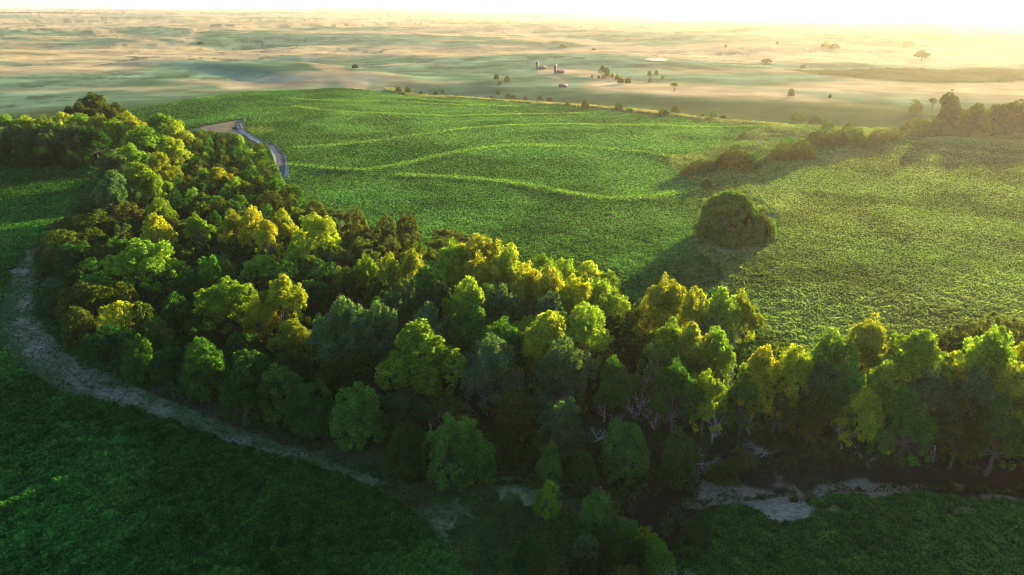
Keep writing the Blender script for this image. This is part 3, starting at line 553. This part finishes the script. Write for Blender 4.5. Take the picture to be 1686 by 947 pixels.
 (1130, 700, 80, 6, 'L', 'pink', ('the toppled white tree', 'toppled white dead tree sprawling in front of the plain green cottonwood')), (1270, 690, 70, 5, 'L', 'pink', ('the fallen pale tree', 'fallen pale tree leaning out at the dark front edge of the right grove')), (985, 655, 70, 7, 'L', 'pink', None), (1555, 690, 60, 7, 'D', 'pink', None), (1440, 715, 60, 5, 'L', 'pink', None), (1120, 925, 60, 3.5, 'D', 'pink', ('the grey front brush', 'grey leafless bush cut by the lower frame edge right of the creek trees')), (708, 655, 40, 6, 'D', 'pink', None), (1400, 660, 50, 8, 'D', 'pink', None),
 # rangeland
 (817, 122, 10, 5, 'R', 'olive', ('the upper pasture tree', 'uppermost of three small trees in the pasture left of the farmstead')), (835, 125, 12, 6, 'R', 'olive', ('the pasture tree', 'largest of three small trees in the pasture left of the farmstead')), (822, 133, 9, 4, 'R', 'grey', ('the lower pasture tree', 'lowest of three small trees in the pasture left of the farmstead')), (820, 148, 6, 3.5, 'R', 'dark', None),
 (656, 143, 11, 4, 'R', 'olive', ('the field corner bush', 'first small bush at the far left tip of the yellow field margin')), (671, 143, 12, 5, 'R', 'olive', None), (692, 150, 10, 3, 'R', 'dark', None), (717, 150, 9, 3, 'R', 'dark', None), (730, 147, 8, 4, 'R', 'olive', None), (751, 155, 6, 2, 'R', 'dark', None), (809, 158, 6, 2, 'R', 'dark', None),
 (836, 153, 12, 5, 'R', 'olive', None), (846, 156, 10, 4, 'R', 'olive', None), (865, 158, 8, 3, 'R', 'olive', None), (890, 158, 14, 3, 'R', 'brown', None), (905, 160, 14, 3, 'R', 'brown', None),
 (964, 165, 15, 5.5, 'R', 'olive', ('the margin tree', 'olive tree close behind the middle of the yellow field margin')), (934, 167, 9, 3, 'R', 'olive', None), (1020, 169, 16, 5, 'R', 'deep', None), (1036, 177, 14, 3, 'R', 'gold', None), (1112, 174, 18, 5, 'R', 'olive', ('the far margin tree', 'olive tree behind the margin where the green pasture begins to slope')), (1093, 179, 18, 4, 'R', 'gold', None), (1158, 186, 9, 3, 'R', 'olive', None), (1175, 182, 14, 5, 'R', 'olive', None), (1192, 190, 12, 2.5, 'R', 'dark', None),
 (992, 108, 11, 9, 'C', 'olive', ('the farm windbreak tree', 'tallest tree of the windbreak right of the farmstead')), (1000, 111, 9, 7, 'R', 'olive', None), (1000, 118, 9, 5, 'R', 'olive', None), (1008, 121, 8, 4, 'R', 'olive', None), (994, 123, 8, 4, 'R', 'olive', None), (1016, 123, 10, 5, 'R', 'olive', None), (1022, 128, 12, 5, 'R', 'olive', None), (1034, 128, 12, 5, 'R', 'olive', None), (986, 124, 5, 3, 'R', 'olive', None), (975, 123, 5, 3, 'R', 'olive', None),
 (1070, 117, 8, 5, 'R', 'olive', None), (1081, 116, 6, 5, 'R', 'olive', None), (1071, 128, 8, 4, 'R', 'olive', None), (1091, 124, 6, 4, 'R', 'olive', None), (1111, 134, 14, 8, 'S', 'brown', ('the open range tree', 'lone open crowned tree on the tan rangeland right of the windbreak')), (1304, 146, 12, 6, 'R', 'brown', ('the lone round tree', 'lone round tree on tan rangeland midway towards the sun')), (1367, 155, 5, 3, 'R', 'brown', None),
 (1263, 97, 20, 4, 'R', 'brown', None), (1322, 107, 8, 4, 'R', 'brown', None), (1520, 82, 20, 14, 'C', 'brown', ('the faint big tree', 'faint big tree nearly lost in the glow under the sun')), (1498, 68, 18, 8, 'R', 'brown', None), (1360, 70, 14, 8, 'R', 'brown', None), (1374, 72, 18, 8, 'R', 'brown', None), (1280, 68, 6, 5, 'R', 'brown', None), (1195, 73, 5, 5, 'R', 'brown', None), (925, 73, 8, 4, 'R', 'olive', None), (930, 75, 6, 4, 'R', 'olive', None), (978, 79, 8, 4, 'R', 'olive', None), (584, 106, 12, 4, 'R', 'dark', None), (330, 69, 12, 5, 'R', 'dark', ('the draw bush', 'small dark bush in the green draw beside the tan ridge')),
]
for k, t in enumerate(BIG): put(*t)
# the far shelterbelt near the horizon on the left
for k in range(14):
    put(6 + k * 14, 19.5 + 0.12 * k, 12, 9, 'R', 'dark', ('the far shelterbelt', 'leftmost dark tree of the far shelterbelt under the horizon') if k == 0 else None)
# ------------------------------------------------------------------ fill of the grove between them
ZONES = [  # polygon of crown tops, height range, radius, weights of (kind, hue)
 ([(310, 212), (350, 210), (440, 240), (462, 290), (330, 325), (280, 310), (300, 240)], (5.5, 8), 3.1, [('R', 'olive', 4), ('R', 'deep', 3), ('R', 'green', 2), ('R', 'brown', 1), ('R', 'lime', 1)]),
 ([(110, 330), (300, 300), (450, 285), (510, 325), (500, 345), (300, 360), (280, 400), (90, 410), (70, 400)], (5.5, 8), 3.4, [('R', 'olive', 4), ('R', 'deep', 4), ('S', 'brown', 1), ('R', 'green', 2)]),
 ([(470, 305), (560, 340), (700, 360), (765, 385), (700, 412), (600, 425), (540, 395), (480, 340)], (7, 9.5), 3.4, [('S', 'brown', 4), ('S', 'olive', 4), ('R', 'brown', 2)]),
 ([(90, 430), (280, 405), (540, 405), (700, 450), (640, 540), (450, 540), (250, 540), (90, 500)], (6, 9), 3.8, [('R', 'deep', 5), ('R', 'green', 3), ('C', 'green', 1), ('C', 'lime', 1), ('C', 'gold', 1), ('R', 'olive', 2)]),
 ([(80, 500), (250, 540), (450, 520), (640, 520), (720, 660), (650, 700), (560, 684), (470, 655), (350, 612), (200, 560), (110, 520)], (7, 10.5), 3.9, [('R', 'deep', 6), ('R', 'green', 2), ('C', 'deep', 3), ('R', 'dark', 1)]),
 ([(600, 440), (840, 410), (980, 445), (1000, 480), (930, 560), (700, 560), (600, 520)], (11, 14.5), 4.4, [('C', 'grey', 3), ('C', 'green', 3), ('C', 'lime', 3), ('C', 'gold', 2)]),
 ([(950, 490), (1060, 480), (1100, 540), (1060, 600), (960, 620), (900, 600)], (5, 8), 3.6, [('R', 'dark', 4), ('R', 'brown', 2), ('S', 'olive', 2)]),
 ([(1000, 462), (1230, 490), (1300, 560), (1240, 650), (1080, 640), (1060, 520)], (8, 12), 3.8, [('C', 'green', 2), ('C', 'lime', 3), ('C', 'gold', 2), ('R', 'olive', 2), ('C', 'grey', 1)]),
 ([(1240, 570), (1290, 575), (1560, 560), (1740, 560), (1740, 690), (1500, 690), (1250, 680)], (8, 13), 4.2, [('C', 'green', 2), ('C', 'lime', 3), ('C', 'gold', 2), ('R', 'olive', 2), ('C', 'grey', 1), ('R', 'brown', 1)]),
 ([(690, 640), (900, 590), (1080, 640), (1250, 670), (1250, 730), (1130, 740), (1000, 715), (850, 720), (700, 690)], (4, 7.5), 3.2, [('R', 'dark', 4), ('R', 'deep', 4), ('S', 'olive', 1), ('R', 'brown', 2)]),
 ([(-60, 226), (152, 226), (150, 248), (-60, 250)], (6, 8), 3.4, [('R', 'dark', 3), ('R', 'deep', 2)]),
 ([(1240, 680), (1760, 672), (1760, 712), (1500, 716), (1260, 722)], (4, 7), 3.0, [('R', 'dark', 1), ('R', 'brown', 2), ('R', 'olive', 3), ('R', 'green', 1), ('R', 'deep', 2)]),
 ([(1180, 715), (1760, 705), (1760, 745), (1500, 745), (1190, 752)], (2.5, 4.2), 2.4, [('R', 'olive', 2), ('R', 'brown', 1), ('R', 'deep', 2)]),
 ([(1000, 722), (1250, 722), (1200, 762), (1020, 765)], (3, 4), 2.4, [('R', 'dark', 3), ('R', 'brown', 1), ('R', 'deep', 2)]),
 ([(1740, 520), (2000, 520), (2000, 690), (1740, 690)], (11, 14), 4.4, [('C', 'lime', 1), ('C', 'green', 1)]),
]
frng = np.random.default_rng(99)
core = [(u0, v0) for u0, v0 in ((380, 420), (425, 425), (405, 412))]
for P, (h0, h1), rad, ws in ZONES:
    us = [p[0] for p in P]; vs_ = [p[1] for p in P]; tot = sum(x[2] for x in ws); fails = 0
    while fails < 260:
        u = frng.uniform(min(us), max(us)); v = frng.uniform(min(vs_), max(vs_))
        if not inpoly(np.array([u]), np.array([v]), P)[0]: fails += 1; continue
        H = frng.uniform(h0, h1); r_ = rad * frng.uniform(.95, 1.35); p = unproj(u, v, H)
        g = proj(p[0], p[1], 0.0)
        if g[1] + (4 if h1 > 4.5 else -8) > np.interp(g[0], [60, 110, 200, 300, 400, 500, 640, 900, 1000, 1100, 1200, 1300, 1686], [520, 575, 628, 668, 705, 740, 786, 780, 770, 785, 765, 752, 762]): fails += 1; continue
        if math.hypot(g[0] - 415, (g[1] - 452) * 1.5) < 34: fails += 1; continue       # the bare brown floor
        if any(abs(g_['uv'][0] - u) < 38 and -15 < v - g_['uv'][1] < 85 for g_ in SPEC if g_['k'] in 'DL' and (g_['name'] or (820 < g_['uv'][0] < 1320 and g_['uv'][1] > 540))): fails += 1; continue
        if any((s['p'][0] - p[0]) ** 2 + (s['p'][1] - p[1]) ** 2 < (0.70 * (s['r'] + r_)) ** 2 for s in SPEC if s['k'] not in 'DL'): fails += 1; continue
        t = frng.random() * tot; k = 0
        while t > ws[k][2]: t -= ws[k][2]; k += 1
        SPEC.append(dict(p=np.array([p[0], p[1], Z1(p[0], p[1])]), r=r_, H=H, k=ws[k][0], h=ws[k][1], name=None, uv=(u, v)))
print('trees', len(SPEC), {k: sum(1 for q_ in SPEC if q_['k'] == k) for k in 'CRSDLT'}, time.time() - T0)

# ------------------------------------------------------------------ labels: what each looks like and which named neighbour it stands by
HW = {'dense': 'olive', 'lime': 'yellow green', 'green': 'mid green', 'deep': 'deep green', 'grey': 'grey green', 'olive': 'olive', 'brown': 'brownish', 'dark': 'very dark', 'gold': 'yellow lit', 'pink': 'pale bare'}
KW = {'C': 'cottonwood', 'R': 'round tree', 'S': 'open scrubby tree', 'D': 'leafless tree', 'L': 'fallen tree', 'T': 'thicket'}
ORD = ['', 'second ', 'third ', 'fourth ', 'fifth ', 'sixth ', 'seventh ', 'eighth ', 'ninth ', 'tenth ', 'eleventh ', 'twelfth ', 'thirteenth ', 'fourteenth ', 'fifteenth ']
def sector(a, s):
    du, dv = s['uv'][0] - a['uv'][0], 1.6 * (s['uv'][1] - a['uv'][1])
    return int((math.degrees(math.atan2(-dv, du)) % 360 + 22.5) // 45) % 8, math.hypot(du, dv)
DN = ['right of', 'beyond and right of', 'beyond', 'beyond and left of', 'left of', 'in front and left of', 'in front of', 'in front and right of']
def kind_word(s):
    if s['k'] == 'R' and s['H'] <= 4.5: return 'bush'
    return KW[s['k']]
def look(s): return (s['h'], s['k'], kind_word(s))
def make_labels():
    A = [s for s in SPEC if s['name']]; by = {}
    for s in SPEC: by.setdefault(look(s), []).append(s)
    for s in SPEC:
        if s['name']: s['label'] = s['name'][1]; continue
        best = None
        for a in sorted(A, key=lambda t: sector(t, s)[1])[:7]:
            sec, dd = sector(a, s); rank = 0; n = 0
            for o_ in by[look(s)]:
                if o_ is s or o_ is a: continue
                so, do = sector(a, o_)
                if so == sec: rank += do < dd; n += do < dd * 3
            c = (rank + dd / 220.0, rank, n, a['name'][0], sec)
            if best is None or c < best: best = c
        _, rank, n, an, sec = best
        lw = (HW[s['h']] + ' ' + kind_word(s)).replace('pale bare leafless', 'pale leafless').replace('pale bare fallen', 'pale fallen')
        s['label'] = ('closest ' if rank == 0 and n else ORD[min(rank, 14)]) + lw + ' ' + DN[sec] + ' ' + an
make_labels()
GRP = {'C': 'cottonwood trees of the valley grove', 'R': 'rounded trees of the grove and gully', 'S': 'open scrubby trees of the back edge', 'D': 'leafless trees', 'L': 'fallen dead trees', 'T': None}
NM = {'C': 'cottonwood_tree', 'R': 'round_tree', 'S': 'scrub_tree', 'D': 'dead_tree', 'L': 'fallen_tree', 'T': 'thicket'}
CT = {'C': 'cottonwood', 'R': 'tree', 'S': 'tree', 'D': 'dead tree', 'L': 'dead tree', 'T': 'thicket'}
trng = np.random.default_rng(5)
for s in SPEC:
    tm, cm, H0, R0 = PROTO[s['k']][trng.integers(len(PROTO[s['k']]))]
    s['r'] = max(s['r'], s['H'] * {'C': .28, 'R': .44}.get(s['k'], 0)); kx = s['r'] / R0; kz = s['H'] / H0
    bush = s['k'] == 'R' and s['H'] <= 4.5
    e = bpy.data.objects.new('bush' if bush else NM[s['k']], None); col.objects.link(e); e.empty_display_size = 0.5
    e.location = s['p']; e.rotation_euler = (0, 0, trng.random() * 6.283); e.scale = (kx * trng.uniform(.95, 1.08), kx * trng.uniform(.95, 1.08), kz)
    e['label'] = s['label']; e['category'] = 'bush' if bush else CT[s['k']]
    if GRP[s['k']]: e['group'] = 'low bushes' if bush else GRP[s['k']]
    t = bpy.data.objects.new('trunk', tm); col.objects.link(t); t.parent = e
    if cm:
        c = bpy.data.objects.new('crown', cm); col.objects.link(c); c.parent = e
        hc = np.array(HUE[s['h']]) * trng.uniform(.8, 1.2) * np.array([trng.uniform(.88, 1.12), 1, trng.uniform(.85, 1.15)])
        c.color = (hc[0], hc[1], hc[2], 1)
print('placed', time.time() - T0)

# ------------------------------------------------------------------ undergrowth of the grove and grass of the margins
rng = np.random.default_rng(77)
def scatter(name, mask, count, size, c0, c1, hmax, label, cat, up=0.35, scale_noise=6.0, thr=0.35):
    m = np.flatnonzero((mask & front[None, :]).ravel()); wts = (RR.ravel()[m] ** 1.0) * SP_.ravel()[m]; wts = wts / wts.sum()
    i = rng.choice(m, count, p=wts); sp = SP_.ravel()[i]
    x = X.ravel()[i] + (rng.random(count) - .5) * sp; y = Y.ravel()[i] + (rng.random(count) - .5) * sp
    n = fbm(x, y, scale_noise, 171, 3); k = n > thr; x, y, n = x[k], y[k], n[k]; c = len(x)
    hh = hmax * ss(thr, thr + .35, n) * rng.random(c)
    P = np.stack([x, y, Zf(x, y) + hh + size * .2], -1)
    a = rng.random(c) * 6.283; el = rng.uniform(-.1, up, c); nn = np.stack([np.cos(a) * np.cos(el), np.sin(a) * np.cos(el), np.sin(el)], -1)
    v, f = cards(P, nn, size * rng.uniform(.6, 1.4, c)); cc = lerp(np.broadcast_to(np.array(c0), (c, 3)), np.array(c1), rng.random(c) * ss(.3, .7, fbm(x, y, 14, 181, 2)))
    me = make_mesh(name, v, f, M_dry if cat == 'grass' else M_crop, np.repeat(cc, 4, 0)); o = link(name, me, kind='stuff', label=label, category=cat); return o
nf = wf & (RR > 40) & (segdist(X, Y, creek) > 2.0)
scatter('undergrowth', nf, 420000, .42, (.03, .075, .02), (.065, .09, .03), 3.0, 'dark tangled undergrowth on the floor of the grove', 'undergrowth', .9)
mw = inpoly(U, V, [(620, 800), (900, 780), (1000, 800), (1060, 860), (1040, 1100), (820, 1100), (740, 880), (680, 840)]) & (Y > 0)
scatter('meadow_grass', mw, 70000, .28, (.10, .15, .045), (.36, .27, .12), .5, 'mixed green and straw grass of the small front meadow', 'grass', .3, 5, .3)
scatter('margin_grass', mar & ~inpoly(U, V, fieldC) & ~inpoly(U, V, fieldD), 70000, .6, (.08, .17, .04), (.2, .25, .08), .7, 'rough grass filling the gully between the sunlit fields', 'grass', .3, 8, .25)
scatter('field_margin_grass', (be > .4) & (U > 640) & (U < 1300), 26000, .9, (.2, .24, .07), (.36, .35, .15), .9, 'pale yellow grass strip along the back of the terraced field', 'grass', .3, 9, .2)
scatter('path_edge_grass', (segdist(X, Y, edge_sand) < 9) & (RR < 420), 22000, .24, (.04, .09, .03), (.14, .13, .07), .3, 'sparse low grass along the pale path beside the grove', 'grass', .3, 2.2, .38)

# ------------------------------------------------------------------ farmstead, pump, pond
def thing(name, label, cat, p, rz=0, group=None):
    e = bpy.data.objects.new(name, None); col.objects.link(e); e.location = p; e.rotation_euler = (0, 0, rz); e['label'] = label; e['category'] = cat
    if group: e['group'] = group
    return e
def silo(u, v, h, r, label):
    t = thing('silo', label, 'silo', on_ground(u, v), 0, 'dark silos of the farmstead')
    mb = MB(); prof = [(r, -1)] + [(r * (1.015 if i % 2 else 1), h * .88 * i / 10) for i in range(11)]
    mb.tube([(0, 0, z) for _, z in prof], [q_ for q_, _ in prof], 16); link('body', mb.mesh('body', M_dark, False), t)
    mb = MB(); mb.tube([(0, 0, h * .88 + r * .9 * math.sin(a)) for a in np.linspace(0, 1.5, 6)], [r * 1.03 * math.cos(a) for a in np.linspace(0, 1.5, 6)], 16); link('roof', mb.mesh('roof', M_metal, True), t)
    mb = MB()
    for s_ in (-.25, .25): mb.box((s_, -r - .12, h * .43), (.06, .06, h * .86))
    for k in range(int(h * 1.6)): mb.box((0, -r - .12, .4 + k * .6), (.5, .05, .05))
    link('ladder', mb.mesh('ladder', M_metal), t)
def barn(u, v, L, Wd, h, rz, label):
    t = thing('barn', label, 'barn', on_ground(u, v), rz, 'low barns of the farmstead')
    V_ = [(-L / 2, -Wd / 2, -1), (L / 2, -Wd / 2, -1), (L / 2, Wd / 2, -1), (-L / 2, Wd / 2, -1), (-L / 2, -Wd / 2, h * .6), (L / 2, -Wd / 2, h * .6), (L / 2, Wd / 2, h * .6), (-L / 2, Wd / 2, h * .6), (-L / 2, 0, h), (L / 2, 0, h)]
    mb = MB(); mb.add(V_, [[0, 1, 5, 4], [2, 3, 7, 6], [1, 2, 6, 5], [3, 0, 4, 7], [4, 8, 7, 7], [5, 6, 9, 9]]); link('wall', mb.mesh('wall', M_wood), t)
    mb = MB()
    for s_ in (-1, 1):
        a = (h * .4) / (Wd / 2); y0, y1 = s_ * (Wd / 2 + .4), 0; z0, z1 = h * .6 - .4 * a + .03, h + .03
        mb.add([(-L / 2 - .3, y0, z0), (L / 2 + .3, y0, z0), (L / 2 + .3, y1, z1), (-L / 2 - .3, y1, z1), (-L / 2 - .3, y0, z0 + .12), (L / 2 + .3, y0, z0 + .12), (L / 2 + .3, y1, z1 + .12), (-L / 2 - .3, y1, z1 + .12)],
               [[0, 3, 2, 1], [4, 5, 6, 7], [0, 1, 5, 4], [2, 3, 7, 6], [1, 2, 6, 5], [3, 0, 4, 7]])
    link('roof', mb.mesh('roof', M_roof), t)
    mb = MB(); mb.box((L * .15, -Wd / 2 - .05, h * .25), (L * .2, .1, h * .5)); link('door', mb.mesh('door', M_dark), t)
    for s_ in (-.3, -.12): mb = MB(); mb.box((L * s_, -Wd / 2 - .04, h * .35), (1, .08, .9)); link('window', mb.mesh('window', M_dark), t)
silo(884.5, 115, 8.5, 1.5, 'left and slightly farther of two dark silos at the farmstead')
silo(914, 121.5, 9, 1.4, 'right and slimmer of two dark silos at the farmstead')
barn(893, 114, 8, 5, 3.2, .2, 'low dark barn right beside the left silo'); barn(923, 120.5, 8, 5, 3.0, -.1, 'low dark barn right beside the right silo')
barn(927, 144, 6, 4, 2.6, .4, 'small grey shed in the pasture below the two silos')
def pump(u, v):
    t = thing('pumping_machine', 'dark metal pumping machine with tilted beam in the pale clearing by the track', 'pump', on_ground(u, v), .5)
    mb = MB(); mb.box((0, 0, .15), (5.0, 1.4, .7)); link('base', mb.mesh('base', M_wood), t)
    mb = MB()
    for sx in (-.9, .9):
        for sy in (-.6, .6): mb.tube([(sx, sy, .5), (0, sy * .2, 3.6)], [.1, .08], 6)
    link('frame', mb.mesh('frame', M_dark), t)
    mb = MB(); mb.tube([(-2.6, 0, 3.1), (0, 0, 3.7), (2.4, 0, 4.3)], [.16, .2, .16], 6); link('beam', mb.mesh('beam', M_dark), t)
    mb = MB(); P = [(2.3 + .5 * math.cos(a), 0, 4.1 + 1.0 * math.sin(a)) for a in np.linspace(1.1, -1.1, 6)]; mb.tube(P, [.18] * 6, 6); mb.tube([(2.75, 0, 3.4), (2.75, 0, 0)], [.03, .03], 4); link('head', mb.mesh('head', M_dark), t)
    mb = MB(); mb.box((-2.2, .5, 1.4), (1.3, .18, 1.6), 0, .7); mb.box((-2.2, -.5, 1.4), (1.3, .18, 1.6), 0, .7); mb.tube([(-2.4, 0, 1.6), (-2.5, 0, 3.1)], [.07, .07], 5); link('counterweight', mb.mesh('counterweight', M_dark), t)
    mb = MB(); mb.box((-3.4, 0, .9), (1.2, 1.0, 1.0), 0, .9); link('engine', mb.mesh('engine', M_dark), t)
pump(396, 213)
p = on_ground(1080, 99); mb = MB()
ring_ = [(p[0] + (14 + 4 * math.sin(3 * a)) * math.cos(a), p[1] + (34 + 9 * math.cos(2 * a)) * math.sin(a), p[2] + .5) for a in np.linspace(0, 2 * math.pi, 33)[:-1]]
mb.add(ring_ + [(p[0], p[1], p[2] + .5)], [[i, (i + 1) % 32, 32, 32] for i in range(32)]); link('pond', mb.mesh('pond', M_water), kind='structure')

# ------------------------------------------------------------------ haze
m, n, l = newmat('haze'); out = N(n, 'ShaderNodeOutputMaterial'); pv = n.new('ShaderNodeVolumePrincipled')
pv.inputs['Color'].default_value = (1.0, 0.88, 0.70, 1); pv.inputs['Density'].default_value = 4.2e-5; pv.inputs['Anisotropy'].default_value = 0.6
l.new(pv.outputs[0], out.inputs['Volume'])
zt = float(max(CAM_H, Z.max())) + 6; zb = float(Z.min()) - 1.0; S = 42000.0
mb = MB(); mb.box((0, 0, (zt + zb) / 2), (2 * S, 2 * S, zt - zb)); link('haze', mb.mesh('haze', m), kind='stuff')
print('z range', Z.min(), Z.max(), 'done', time.time() - T0)
